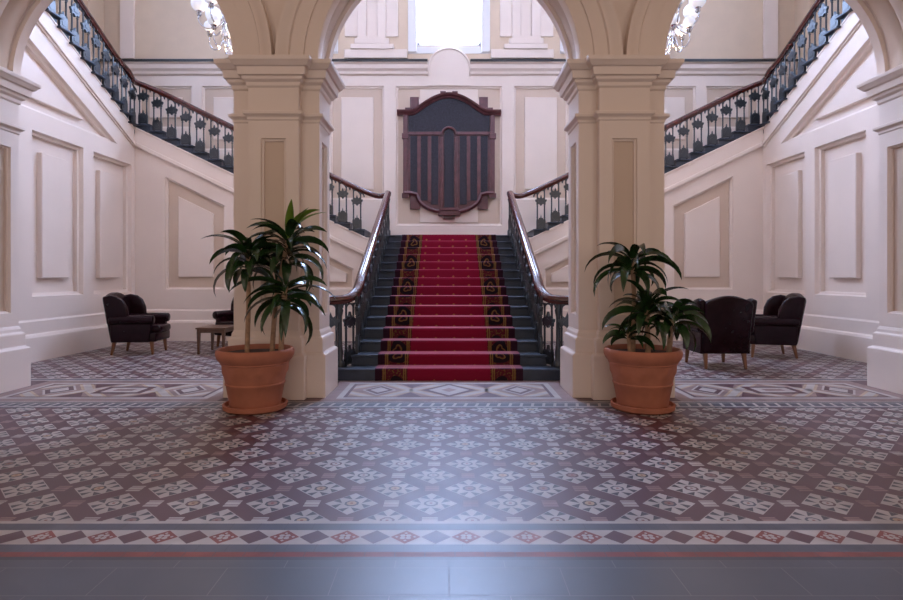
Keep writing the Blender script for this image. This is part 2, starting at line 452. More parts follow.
# back wall
YB = 14.1
fb = lambda u, v, d: (u, YB+d, v)
mb = MB()
cen = rect(-1.335, 1.335, 2.70, 6.21)
pan = []
for a, zb in ((1.637, 3.35), (3.25, 4.0), (4.86, 4.6), (6.47, 5.15)):
    for s in (1, -1): pan.append(rect(*sorted((s*a, s*(a+1.36))), zb, 6.21))
win = [rect(-.83, .83, 7.22, 10.4), rect(2.95, 4.5, 7.22, 10.4), rect(-4.5, -2.95, 7.22, 10.4)]
face_with_holes(mb, rect(-8.7, 8.7, 0, 6.7), [cen]+pan, fb)
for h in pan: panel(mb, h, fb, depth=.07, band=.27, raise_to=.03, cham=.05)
panel(mb, cen, fb, depth=.07, inner=False, cham=.05)
# stepped field behind the memorial board
st = [(-1.15, 3.55), (-1.15, 5.55), (-.98, 5.55), (-.98, 5.88), (-.73, 5.88), (-.73, 6.13), (.73, 6.13), (.73, 5.88), (.98, 5.88), (.98, 5.55),
      (1.15, 5.55), (1.15, 3.55), (.98, 3.55), (.98, 3.22), (.73, 3.22), (.73, 2.78), (-.73, 2.78), (-.73, 3.22), (-.98, 3.22), (-.98, 3.55)]
mb.prism(st, lambda p, q, t: (p, YB+t, q), .075, .02)
face_with_holes(mb, rect(-8.7, 8.7, 6.7, 11), win, fb, 2)
for w_ in win:                                                     # reveals
    (a, c), (b, _), (_, d), _ = w_
    mb.add([(a, YB, c), (b, YB, c), (b, YB, d), (a, YB, d), (a, YB+.25, c), (b, YB+.25, c), (b, YB+.25, d), (a, YB+.25, d)], [(0,1,5,4), (1,2,6,5), (2,3,7,6), (3,0,4,7)])
struct(mb.build('wall_back', [M['cream'], M['tan'], M['upper']]))
# cornice, half-round crest, pilasters
mb = MB()
for s in (1, -1):
    mb.prism([(0, 6.55), (.06, 6.58), (.07, 6.64), (.12, 6.70), (.13, 6.80), (.18, 6.83), (.18, 6.85), (0, 6.85)], lambda p, q, t: (s*t, YB-p, q-.085), .53, 8.68)
for s in (1, -1):
    for a, b, p, z0, z1 in ((1.05, 2.62, .10, 6.88, 7.10), (1.38, 2.46, .14, 7.10, 7.22), (1.50, 2.36, .14, 7.22, 7.36), (1.58, 2.30, .10, 7.36, 7.44)):
        mb.box(*sorted((s*a, s*b)), YB-p, YB, z0, z1)
    for a, b, p in ((1.58, 1.80, .08), (2.07, 2.30, .08), (1.80, 2.07, .03), (2.30, 2.62, .04), (1.28, 1.58, .04)):
        mb.box(*sorted((s*a, s*b)), YB-p, YB, 7.44, 10.9)
    for x in (5.2, 7.9): mb.box(*sorted((s*x, s*(x+.35))), YB-.07, YB, 6.88, 10.9)
struct(mb.build('trim_3', M['cream'], bevel=.01))
mb = MB()
n = 28; o = [(.53*math.cos(PI*i/n), 6.62+.53*math.sin(PI*i/n)) for i in range(n+1)]
mb.prism([(.53, 6.215)]+o+[(-.53, 6.215)], lambda p, q, t: (p, YB-.022+t, q), 0, .0215)
pth = [(.53, YB-.022, 6.45)]+[(p, YB-.022, q) for p, q in o]+[(-.53, YB-.022, 6.45)]
mb2 = MB(); mb2.tube(pth, .028, 8, up=(0, 1, 0))
struct(mb.build('trim_4', M['cream'])); struct(mb2.build('trim_5', M['cream'], smooth=True))
mb = MB()  # thin black strip along the top of the cornice
for s in (1, -1): mb.box(*sorted((s*.53, s*8.68)), YB-.20, YB, 6.755, 6.815)
struct(mb.build('trim_6', M['black']))
# windows
for i, (a, b) in enumerate(((-.83, .83), (2.95, 4.5), (-4.5, -2.95))):
    mb = MB(); mb.box(a, b, YB+.22, YB+.26, 7.22, 10.4)
    wo = struct(mb.build('window_%d' % (i+1), M['sky'] if i == 0 else M['sky3']))
    mb = MB()
    e = .2 if i == 0 else .16
    mb.box(a-e, a+.02, YB-.05, YB, 7.05, 10.6); mb.box(b-.02, b+e, YB-.05, YB, 7.05, 10.6); mb.box(a-e, b+e, YB-.012, YB, 7.02, 7.2)
    for x0, x1, z0, z1 in ((a, a+.09, 7.2, 10.4), (b-.09, b, 7.2, 10.4), (a, b, 7.2, 7.31)): mb.box(x0, x1, YB+.08, YB+.2, z0, z1)
    mb.build('window_frame', M['white'], wo, bevel=.012)
# ceiling of the stair hall and of the front hall
mb = MB(); mb.box(-8.9, 8.9, 6.6, 14.4, 11.0, 11.2); mb.box(-7.4, 7.4, -6, 6.6, 6.9, 7.1)
struct(mb.build('ceiling', M['cream']))
mb = MB(); mb.box(-7.4, -7.2, -6, 6.6, 0, 7); struct(mb.build('wall_hall_left', M['cream']))
mb = MB(); mb.box(7.2, 7.4, -6, 6.6, 0, 7); struct(mb.build('wall_hall_right', M['cream']))

# ------------------------------------------------------------------ arcade
YF, YK = 6.57, 7.12
ZS = 3.90
arches = [(-3.998, 1.472), (0, 1.52), (3.998, 1.472)]
mb = MB()
NA = 40
for y in (YF, YK):
    for a, b in ((-8.9, -5.47), (-2.526, -1.52), (1.52, 2.526), (5.47, 8.9)):
        mb.add([(a, y, ZS), (b, y, ZS), (b, y, 11), (a, y, 11)], [(0, 1, 2, 3)])
    for xc, R in arches:
        pts = [(xc-R*math.cos(PI*i/NA), ZS+R*math.sin(PI*i/NA)) for i in range(NA+1)]
        for (x0, z0), (x1, z1) in zip(pts, pts[1:]):
            mb.add([(x0, y, z0), (x1, y, z1), (x1, y, 11), (x0, y, 11)], [(0, 1, 2, 3)])
for s in (1, -1):
    mb.box(*sorted((s*6.4, s*8.9)), YF, YK, 0, ZS)
struct(mb.build('wall_arcade', M['cream']))
def arch_sweep(mb, xc, prof, mi=0):
    n = NA; k = len(prof)
    vs = [(xc-r*math.cos(PI*i/n), y, ZS+r*math.sin(PI*i/n)) for i in range(n+1) for r, y in prof]
    mb.add(vs, [(i*k+q, i*k+q+1, (i+1)*k+q+1, (i+1)*k+q) for i in range(n) for q in range(k-1)], mi)
for j, (xc, R) in enumerate(arches):
    mb = MB()
    arch_sweep(mb, xc, [(R, YK), (R, YK-.10), (R+.045, YK-.11), (R+.045, YF+.11), (R, YF+.10), (R, YF-.02),
                        (R+.012, YF-.04), (R+.17, YF-.04), (R+.175, YF-.065), (R+.33, YF-.065), (R+.345, YF-.095), (R+.40, YF-.10), (R+.44, YF-.13), (R+.485, YF-.13), (R+.485, YF)])
    arch_sweep(mb, xc, [(R, YK), (R, YK+.03), (R+.3, YK+.03), (R+.3, YK)])
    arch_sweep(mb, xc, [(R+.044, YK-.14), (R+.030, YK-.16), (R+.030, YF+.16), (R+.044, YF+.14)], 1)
    struct(mb.build('trim_%d' % (7+j), [M['cream'], M['tan']], smooth='auto'))

BASE = [(0, .09), (.49, .09), (.505, .082), (.515, .06), (.53, .05), (.67, .05), (.69, .045), (.705, .022), (.74, .018), (.78, .0)]
AST = [(3.20, 0), (3.215, .012), (3.235, .012), (3.25, .022), (3.27, .05), (3.305, .052), (3.31, 0)]
CAP = [(3.58, 0), (3.60, .018), (3.64, .022), (3.665, .055), (3.70, .06), (3.705, .09), (3.79, .10), (3.80, .125), (3.835, .15), (3.85, .165), (3.895, .17), (3.90, .15)]
def pillar(x0, x1, label, inner_only=0, pil=True):
    xc = (x0+x1)/2
    t = thing('pillar', label, 'pillar', (xc, (YF+YK)/2, 0))
    px0, px1, py = xc-.29, xc+.29, YF-.12
    sd = 'xXyY'
    mb = MB(); mb.loft(x0, x1, YF, YK, BASE)
    if pil: mb.loft(px0, px1, py, YF+.2, BASE, sides='xXy')
    mb.build('base', M['cream'], t, bevel=.006)
    mb = MB()
    # shaft: side faces carry a sunk panel
    for x, dr in ((x0, 1), (x1, -1)):
        f = lambda u, v, d, x=x, dr=dr: (x+dr*d, u, v)
        h = rect(YF+.13, YK-.13, .95, 3.02)
        face_with_holes(mb, rect(YF, YK, .78, 3.6), [h], f)
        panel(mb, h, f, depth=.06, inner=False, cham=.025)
    mb.add([(x0, YK, .78), (x1, YK, .78), (x1, YK, 3.6), (x0, YK, 3.6)], [(0, 1, 2, 3)])
    mb.add([(x0, YF, .78), (x1, YF, .78), (x1, YF, 3.6), (x0, YF, 3.6)], [(0, 1, 2, 3)])
    if pil:
        f = lambda u, v, d: (u, py+d, v)
        h = rect(xc-.145, xc+.145, .95, 3.0)
        face_with_holes(mb, rect(px0, px1, .78, 3.6), [h], f)
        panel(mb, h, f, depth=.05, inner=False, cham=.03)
        for x in (px0, px1): mb.add([(x, py, .78), (x, YF, .78), (x, YF, 3.6), (x, py, 3.6)], [(0, 1, 2, 3)])
    mb.build('shaft', [M['cream'], M['tan']], t)
    mb = MB(); mb.loft(x0, x1, YF, YK, AST)
    if pil: mb.loft(px0, px1, py, YF+.2, AST, sides='xXy')
    mb.build('neck_moulding', M['cream'], t, bevel=.004)
    mb = MB(); mb.loft(x0, x1, YF, YK, CAP)
    if pil: mb.loft(px0, px1, py, YF+.2, CAP, sides='xXy')
    mb.build('capital', M['cream'], t, bevel=.004)
    return t
pillar(-2.526, -1.52, 'cream panelled pillar behind the plant with three tall canes')
pillar(1.52, 2.526, 'cream panelled pillar behind the shorter two-tiered potted plant')
pillar(-6.4, -5.47, 'cream pillar cut off by left edge of the photo', pil=False)
pillar(5.47, 6.4, 'cream pillar cut off by right edge of the photo', pil=False)

# ------------------------------------------------------------------ central staircase
t = thing('staircase', 'wide dark bluestone staircase rising to the landing below the memorial board', 'staircase', (0, D1, 0))
for i in range(15):
    mb = MB(); y0 = D1+TR*i; z1 = RI*(i+1)
    hw = 1.95 if i == 0 else 1.38
    if i == 0:
        n = 10; r = .17; o = [(-hw+r-r*math.sin(PI*k/n), y0+r-r*math.cos(PI*k/n)) for k in range(n+1)]
        pts = [(hw-r, y0)] + [(hw-r+r*math.sin(PI*k/n), y0+r-r*math.cos(PI*k/n)) for k in range(1, n+1)] + o[::-1]
        mb.prism(pts, lambda p, q, tt: (p, q, tt), 0, z1)
    else:
        yb = y0+TR+.03 if i < 14 else y0+.335
        mb.box(-hw, hw, y0+.02, yb, RI*i-.02, z1-.035)
        mb.box(-hw-.015, hw+.015, y0-.005, yb, z1-.035, z1)
    mb.build('step', M['bluestone'], t, bevel=.008)
mb = MB(); mb.box(-1.85, 1.85, 12.29, YB-.02, 2.272, 2.293); mb.build('landing', M['bluestone'], t)
for s in (1, -1):
    mb = MB()
    mb.prism([(D1+.36, 0), (12.28, 0), (12.28, 2.12), (D1+.36, .14)], lambda p, q, tt: (s*tt, p, q), 1.20, 1.36)
    mb.build('stringer', M['cream'], t)
# carpet runner
prof = []
for i in range(15):
    y0 = D1+TR*i; za = RI*i; zb = RI*(i+1)
    if i == 0: prof.append((y0-.012, .0))
    prof += [(y0-.014, zb-.025), (y0-.008, zb+.006), (y0+.004, zb+.012)]
    if i < 14: prof += [(y0+TR-.014, zb+.012), (y0+TR-.012, zb+.02)]
prof.append((YB-.2, RI*15+.012))
mb = MB(); mb.uv = []
ac = 0; last = None
xs = [-1.0, -.905, -.56, 0, .56, .905, 1.0]
for p in prof:
    if last: ac += math.hypot(p[0]-last[0], p[1]-last[1])
    last = p
    for x in xs: mb.v.append((x, p[0], p[1])); mb.uv.append((x, ac))
k = len(xs)
for i in range(len(prof)-1):
    for q in range(k-1): mb.f.append((i*k+q, i*k+q+1, (i+1)*k+q+1, (i+1)*k+q)); mb.m.append(0)
cp = mb.build('carpet_runner', M['carpet'])
so = cp.modifiers.new('thick', 'SOLIDIFY'); so.thickness = .010; so.offset = -1
tag(cp, 'red stair carpet with black and gold scroll borders running up the staircase', 'carpet')

# upper flights
for s, nm in ((-1, 'left'), (1, 'right')):
    t = thing('stair_flight', 'dark stone upper flight climbing along the %s wall from the landing' % nm, 'stairs', (s*1.9, 13.2, 2.293))
    for k in range(16):
        x = 1.86+TR*k; z = 2.295+RI*(k+1)
        x1 = x+TR+.02 if k < 15 else 8.69
        mb = MB(); mb.box(*sorted((s*x, s*x1)), 12.285, YB-.02, z-RI-.003, z-.03); mb.box(*sorted((s*(x-.02), s*x1)), 12.22, YB-.02, z-.03, z)
        if k == 15: mb.box(*sorted((s*6.80, s*8.69)), 12.0, 12.3, z-.035, z); mb.box(*sorted((s*6.885, s*8.69)), 12.02, 12.3, z-.2, z-.03)
        mb.build('step' if k < 15 else 'quarter_landing', M['bluestone'], t, bevel=.006)
    for k in range(15):
        y = 12.03-TR*k; z = 4.743+RI*(k+1)
        mb = MB(); mb.box(*sorted((s*6.885, s*8.69)), y-TR-.02, y, z-RI-.003, z-.035); mb.box(*sorted((s*6.80, s*8.69)), y-TR-.02, y+.025, z-.035, z)
        mb.build('step', M['bluestone'], t, bevel=.006)

# ------------------------------------------------------------------ balustrades
def baluster_mesh(slope, H):  #
    # u runs along the flight, w across, z up; two posts tied by a crest plate and a crown plate
    mb = MB(); hw = .078
    for u in (-hw, hw):
        zt = H+slope*u
        mb.tube([(u, 0, 0), (u, 0, .03), (u, 0, zt*.5), (u, 0, zt)], .016, 8)
        for z, r in ((.02, .03), (H*.30, .026), (H*.60, .026)):
            mb.lathe([(.001, z-.018), (r, z), (.001, z+.018)], (u, 0, 0), 8)
    zt = H
    def plate(o, z0, th=.016):
        mb.prism([(a, b+z0) for a, b in o], lambda p, q, tt: (p, tt, q), -th, th)
    # crown at the foot
    plate([(-.10, 0), (.10, 0), (.10, .15), (.085, .21), (.06, .17), (.035, .21), (.015, .20), (0, .27), (-.015, .20), (-.035, .21), (-.06, .17), (-.085, .21), (-.10, .15)], .02, .022)
    plate([(-.05, 0), (.05, 0), (.06, .05), (0, .11), (-.06, .05)], .06, .028)
    # crest below the rail
    zc = H*.665
    plate([(-.10, -.03), (-.05, -.01), (-.02, -.03), (0, -.055), (.02, -.03), (.05, -.01), (.10, -.03), (.10, .02), (.125, .045), (.125, .075), (.085, .08), (.06, .12), (.035, .10), (.018, .12), (0, .175), (-.018, .12), (-.035, .10), (-.06, .12), (-.085, .08), (-.125, .075), (-.125, .045), (-.10, .02)], zc, .022)
    plate([(-.055, .02), (.055, .02), (.05, .06), (0, .085), (-.05, .06)], zc, .03)
    # small arches carrying the rail, inside the pair and half-way to its neighbours
    def arc(a, b, h):
        c = (a+b)/2; r = (b-a)/2
        mb.tube([(c-r*math.cos(PI*i/8), 0, H-h+slope*(c-r*math.cos(PI*i/8))+h*.9*math.sin(PI*i/8)) for i in range(9)], .015, 6, up=(0, 1, 0))
    arc(-hw, hw, .075); arc(hw, TR/2, .06); arc(-TR/2, -hw, .06)
    return mb
def rail_profile(w=.062, h=.05):
    return [(-w*.6, -h), (w*.6, -h), (w*.72, -h*.35), (w, -.1*h), (w, .45*h), (w*.7, .9*h), (0, 1.1*h), (-w*.7, .9*h), (-w, .45*h), (-w, -.1*h), (-w*.72, -h*.35)]
def smooth_path(pts, n=8):
    P = [Vector(p) for p in pts]; out = []
    for i in range(len(P)-1):
        p0 = P[max(i-1, 0)]; p1 = P[i]; p2 = P[i+1]; p3 = P[min(i+2, len(P)-1)]
        for k in range(n):
            t = k/n
            out.append(.5*((2*p1)+(p2-p0)*t+(2*p0-5*p1+4*p2-p3)*t*t+(3*p1-p0-3*p2+p3)*t**3))
    out.append(P[-1]); return out
def placed(mb, fn):
    m2 = MB(); m2.v = [fn(*p) for p in mb.v]; m2.f = mb.f; m2.m = mb.m; return m2
RH = .86
for s, nm in ((-1, 'left'), (1, 'right')):
    t = thing('balustrade', 'black iron balustrade with curled handrail on %s side of the red carpet' % nm, 'balustrade', (s*1.31, 9.9, 1.2))
    zn = lambda d: RI+.489*(d-D1)
    pts = [(s*2.02, 7.74, 1.075), (s*1.85, 7.72, 1.075), (s*1.62, 7.74, 1.08), (s*1.42, 7.84, 1.10), (s*1.325, 8.05, 1.20)] + \
          [(s*1.31, d, zn(d)+RH) for d in (8.4, 9.2, 10.4, 11.6)] + [(s*1.31, 12.0, 3.17), (s*1.33, 12.16, 3.22)]
    mb = MB(); mb.sweep(smooth_path(pts), rail_profile(.068, .058)); mb.build('handrail', M['wood'], t, smooth='auto')
    b = baluster_mesh(.489, RH-.05)
    me = None
    for i in range(1, 15):
        y = D1+TR*i+.155; z = RI*(i+1)
        if i == 14: continue
        lift = zn(y)-z
        bb = b if True else b
        if me is None:
            o = placed(b, lambda u, w, zz: (w, u, zz)).build('baluster', M['iron'], None, origin=(0, 0, 0)); me = o
        else:
            o = me.copy(); col.objects.link(o)
        o.parent = t; o.location = Vector((s*1.31, y, z)) - t.location; o.scale.z = (RH-.05+lift)/(RH-.05)
    b = baluster_mesh(0, .88)
    for i, (x, y, a) in enumerate(((1.40, 7.90, 60), (1.64, 7.76, 8), (1.90, 7.74, 0))):
        ca, sa = math.cos(math.radians(a)), math.sin(math.radians(a))
        placed(b, lambda u, w, zz: (s*(x-u*ca-w*sa), y+u*sa-w*ca, RI+zz)).build('baluster', M['iron'], t)
    mb = MB(); mb.lathe([(.001, 0), (.07, 0), (.07, .06), (.04, .10), (.045, .2), (.03, .3), (.03, .7), (.05, .78), (.035, .82), (.05, .9), (.001, .9)], (s*1.52, 7.80, RI), 14)
    mb.build('newel_post', M['iron'], t, smooth='auto')
    mb = MB(); mb.lathe([(.001, 0), (.055, 0), (.055, .1), (.035, .14), (.04, .3), (.028, .4), (.028, .7), (.05, .8), (.001, .82)], (s*1.32, 12.14, 2.295), 14)
    mb.build('newel_post', M['iron'], t, smooth='auto')

    t = thing('balustrade', 'black iron balustrade with mahogany handrail climbing the %s wall' % nm, 'balustrade', (s*6.9, 12.3, 4.8))
    UH = .97
    YR, XR = 12.29, 6.89
    pts = [(s*1.40, YR-.02, 3.19), (s*1.62, YR, ZR(1.62)+UH+.04)] + [(s*x, YR, ZR(x)+UH) for x in (2.2, 3.5, 5, 6.2)] + \
          [(s*6.66, YR-.01, ZR(6.66)+UH-.03), (s*6.88, YR-.06, 5.68), (s*XR, 12.0, 5.82)] + [(s*XR, d, ZL(d)+UH+.02) for d in (11.6, 10.5, 9, 7.6, 7.15)]
    mb = MB(); mb.sweep(smooth_path(pts), rail_profile(.062, .055)); mb.build('handrail', M['wood'], t, smooth='auto')
    b = baluster_mesh(.49*s, UH-.153-.04)
    me = None
    for k in range(16):
        x = 1.86+TR*k+.157; z = 2.295+RI*(k+1)
        if me is None: o = placed(b, lambda u, w, zz: (u, w, zz)).build('baluster', M['iron'], None, origin=(0, 0, 0)); me = o
        else: o = me.copy(); col.objects.link(o)
        o.parent = t; h = ZR(x)+UH-.04-z; o.scale.z = h/(UH-.193)
        o.location = Vector((s*x, YR, z)) - t.location
    b = baluster_mesh(-.49, UH-.153-.04)
    me = None
    for k in range(-1, 15):
        y = 12.03-TR*k-.157; z = 4.743+RI*(k+1)
        if me is None: o = placed(b, lambda u, w, zz: (w, u, zz)).build('baluster', M['iron'], None, origin=(0, 0, 0)); me = o
        else: o = me.copy(); col.objects.link(o)
        o.parent = t; h = ZL(y)+UH-.02-z; o.scale.z = h/(UH-.193)
        o.location = Vector((s*XR, y, z)) - t.location

# ------------------------------------------------------------------ memorial board
t = thing('memorial_board', 'carved dark red timber memorial board of names above the landing', 'memorial board', (0, YB, 3.0))
YW = YB+.015
def fbx(mb, x0, x1, z0, z1, a, b): mb.box(x0, x1, YW-b, YW-a, z0, z1)
n = 24
def arcpts(r, c, a0=20, a1=160): return [(r*math.cos(math.radians(a0+(a1-a0)*i/n)), c+r*math.sin(math.radians(a0+(a1-a0)*i/n))) for i in range(n+1)]
top = [(1.02, 5.02)]+[(1.02, 5.46), (.9, 5.46)]+[(.86-1.72*i/n, 5.46+.46*math.cos(PI/2*(1-2*i/n))) for i in range(n+1)]+[(-.9, 5.46), (-1.02, 5.46), (-1.02, 5.02)]
mb = MB(); mb.prism(top, lambda p, q, tt: (p, YW-tt, q), 0, .06); mb.build('lunette_panel', M['slate'], t)
mb = MB(); mb.prism([(-1.08, 3.5), (-1.08, 5.05), (1.08, 5.05), (1.08, 3.5)]+[(.80*math.cos(-PI*i/n), 3.5-.44*math.sin(PI*i/n)) for i in range(n+1)], lambda p, q, tt: (p, YW-tt, q), 0, .05)
mb.build('back_panel', M['boardwood'], t)
for s in (1, -1):
    for i, x in enumerate((.36, .62, .88)):
        mb = MB(); z0 = (3.22, 3.32, 3.52)[i]
        mb.box(s*x-.09, s*x+.09, YW-.075, YW-.045, z0, 4.94); mb.build('name_panel', M['slate'], t, bevel=.006)
mb = MB(); mb.prism([(-.12, 3.15), (.12, 3.15), (.12, 4.92)]+[(.12*math.cos(PI*i/12), 4.95+.12*math.sin(PI*i/12)) for i in range(13)]+[(-.12, 4.92)], lambda p, q, tt: (p, YW-tt, q), .05, .085)
mb.build('name_panel', M['slate'], t)
mb = MB()                                                                           # arched cornice
cor = [(1.30, 5.52), (.92, 5.52)]+[(.88-1.76*i/n, 5.52+.43*math.cos(PI/2*(1-2*i/n))) for i in range(1, n)]+[(-.92, 5.52), (-1.30, 5.52)]
c3 = [(p, YW-.11, q) for p, q in cor]
mb.sweep(c3, [(-.06, -.06), (.06, -.04), (.07, 0), (.13, .03), (.14, .06), (-.06, .065)], up=(0, -1, 0) if False else (0, 0, 1)) if False else None
pr = [(0, -.07), (.10, -.06), (.12, -.02), (.17, .0), (.19, .05), (0, .06)]
vs = []; fs = []
for i, (p, q) in enumerate(cor):
    a = cor[max(i-1, 0)]; b = cor[min(i+1, len(cor)-1)]; d = Vector((b[0]-a[0], b[1]-a[1])).normalized(); nn = (d.y, -d.x)
    for e, f in pr: vs.append((p+nn[0]*f, YW-e, q+nn[1]*f))
k = len(pr)
for i in range(len(cor)-1):
    for j in range(k): fs.append((i*k+j, i*k+(j+1) % k, (i+1)*k+(j+1) % k, (i+1)*k+j))
fs += [tuple(range(k)), tuple(range((len(cor)-1)*k, len(cor)*k))]
mb.add(vs, fs); mb.build('cornice', M['boardwood'], t, bevel=.004)
for s in (1, -1):
    mb = MB(); fbx(mb, *sorted((s*1.03, s*1.15)), 3.5, 5.46, 0, .09); fbx(mb, *sorted((s*1.01, s*1.18)), 4.86, 5.0, 0, .11); fbx(mb, *sorted((s*1.01, s*1.18)), 3.38, 3.5, 0, .11)
    mb.build('side_pilaster', M['boardwood'], t, bevel=.008)
    mb = MB(); fbx(mb, *sorted((s*.76, s*.98)), 5.5, 5.93, -.01, .04); mb.build('corner_block', M['boardwood'], t, bevel=.01)
    mb = MB(); fbx(mb, *sorted((s*.72, s*.98)), 3.1, 3.5, -.01, .04); mb.build('corner_block', M['boardwood'], t, bevel=.01)
    mb = MB(); mb.prism([(a, b) for a, b in [(s*.13, 3.1), (s*.21, 3.1), (s*.21, 4.9), (s*.13, 4.9)]], lambda p, q, tt: (p, YW-tt, q), .03, .11); mb.build('colonnette', M['boardwood'], t, bevel=.015)
    mb = MB()
    for x in (.49, .75): fbx(mb, *sorted((s*(x-.045), s*(x+.045))), 3.3, 4.94, .03, .09)
    mb.build('fillet', M['boardwood'], t, bevel=.005)
    mb = MB(); fbx(mb, *sorted((s*.92, s*1.1)), 5.57, 5.64, .02, .12); mb.build('finial', M['boardwood'], t, bevel=.01)
    mb = MB(); fbx(mb, *sorted((s*.08, s*.22)), 6.0, 6.05, .02, .12); mb.build('finial', M['boardwood'], t, bevel=.01)
mb = MB(); fbx(mb, -1.14, -.16, 4.96, 5.04, 0, .10); fbx(mb, .16, 1.14, 4.96, 5.04, 0, .10)
mb.tube([(.165*math.cos(PI*i/14), YW-.09, 4.98+.165*math.sin(PI*i/14)) for i in range(15)], .035, 8, up=(0, 1, 0)); mb.build('rail', M['boardwood'], t, bevel=.006)
mb = MB()
lo = [(1.12, 3.50), (.95, 3.50)]+[(.80*math.cos(-PI*i/n)*1.0, 3.46-.44*math.sin(PI*i/n)) for i in range(n+1)]+[(-.95, 3.50), (-1.12, 3.50)]
vs = []; fs = []
for i, (p, q) in enumerate(lo):
    a = lo[max(i-1, 0)]; b = lo[min(i+1, len(lo)-1)]; d = Vector((b[0]-a[0], b[1]-a[1])).normalized(); nn = (d.y, -d.x)
    for e, f in [(0, -.055), (.10, -.05), (.13, 0), (.10, .05), (0, .055)]: vs.append((p+nn[0]*f, YW-e, q+nn[1]*f))
for i in range(len(lo)-1):
    for j in range(5): fs.append((i*5+j, i*5+(j+1) % 5, (i+1)*5+(j+1) % 5, (i+1)*5+j))
mb.add(vs, fs); mb.build('apron', M['boardwood'], t)
mb = MB(); fbx(mb, -.27, .27, 2.93, 3.0, 0, .2); fbx(mb, -.22, .22, 3.0, 3.06, 0, .16); fbx(mb, -.24, .24, 3.06, 3.12, 0, .19); fbx(mb, -.14, .14, 2.85, 2.93, 0, .12)
mb.build('bracket', M['boardwood'], t, bevel=.01)

# ------------------------------------------------------------------ armchairs and table
def armchair(label):
    t = thing('armchair', label, 'armchair', (0, 0, 0), 'wingback armchairs in the side bays')
    L = M['leather']
    for x in (-.31, .29):
        for y in (-.28, .28):
            mb = MB(); dx = -.05 if x < 0 else .02
            mb.sweep([(x+dx, y*1.03, 0), (x+dx*.5, y*1.01, .12), (x, y, .24)], [(-.022, -.022), (.022, -.022), (.022, .022), (-.022, .022)], up=(0, 1, 0), scale=lambda q: .75+.55*q)
            mb.build('leg', M['legwood'], t, bevel=.005)
    mb = MB(); mb.box(-.33, .37, -.33, .33, .22, .38); mb.build('seat_base', L, t, bevel=.03, segs=3, smooth=True)
    mb = MB(); mb.box(-.27, .42, -.25, .25, .37, .50); mb.build('seat_cushion', L, t, bevel=.05, segs=4, smooth=True)
    # back: camel-topped outline, raked backwards
    n = 16
    o = [(.34, .22), (.35, .95)]+[(.35-.7*i/n, .98+.085*math.sin(PI*i/n)**1.3) for i in range(1, n)]+[(-.35, .95), (-.34, .22)]
    mb = MB(); mb.prism(o, lambda p, q, tt: (tt-.18*(q-.22), p, q), -.36, -.22); mb.build('backrest', L, t, bevel=.035, segs=3, smooth=True)
    for s in (1, -1):
        w = [(-.40, .52), (-.08, .54), (-.055, .66), (-.07, .80), (-.13, .93), (-.22, 1.0), (-.34, 1.025), (-.46, 1.0)]
        mb = MB(); mb.prism(w, lambda p, q, tt: (p, s*(.30+tt+.06*(q-.52)), q), 0, .085); mb.build('wing', L, t, bevel=.03, segs=3, smooth=True)
        mb = MB(); mb.prism([(-.34, .22), (.27, .22), (.30, .45), (.31, .60), (-.36, .60)], lambda p, q, tt: (p, s*(.265+tt), q), 0, .095)
        m2 = MB(); m2.tube([(-.36, s*.335, .595), (-.2, s*.335, .60), (.1, s*.335, .605), (.335, s*.335, .60), (.345, s*.335, .60)], .078, 16, scale=lambda q: 1 if q < .99 else .8)
        mb.add(m2.v, m2.f)
        mb.build('armrest', L, t, bevel=.012, segs=2, smooth='auto')
    return t
def settle(o, x, y, deg): o.scale = (1.05,)*3; o.location = (x, y, 0); o.rotation_euler = (0, 0, math.radians(deg))
c1 = armchair('wingback leather armchair facing right beside the low timber table, near the left wall'); settle(c1, -5.70, 10.37, 6)
c2 = copy_tree(c1); c2['label'] = 'wingback leather armchair mostly hidden behind the pillar and the low timber table'; settle(c2, -4.23, 11.40, 240)
c3 = copy_tree(c1); c3['label'] = 'wingback leather armchair seen from behind, next to the terracotta pot'; settle(c3, 4.20, 8.87, 90)
c4 = copy_tree(c1); c4['label'] = 'wingback leather armchair facing left, near the right wall'; settle(c4, 5.66, 9.98, 168)
t = thing('side_table', 'low square timber table between the two armchairs of the left bay', 'table', (-4.3, 10.42, 0))
x0, x1, y0, y1 = -4.57, -4.03, 10.08, 10.76
mb = MB(); mb.box(x0, x1, y0, y1, .455, .485); mb.build('table_top', M['tablewood'], t, bevel=.008)
mb = MB()
mb.box(x0+.03, x1-.03, y0+.03, y0+.05, .39, .455); mb.box(x0+.03, x1-.03, y1-.05, y1-.03, .39, .455); mb.box(x0+.03, x0+.05, y0+.05, y1-.05, .39, .455); mb.box(x1-.05, x1-.03, y0+.05, y1-.05, .39, .455)
mb.build('apron', M['tablewood'], t)
for x in (x0+.045, x1-.045):
    for y in (y0+.045, y1-.045):
        mb = MB(); mb.loft(x-.018, x+.018, y-.018, y+.018, [(0, 0), (.39, .008), (.455, .008)]); mb.build('leg', M['tablewood'], t)

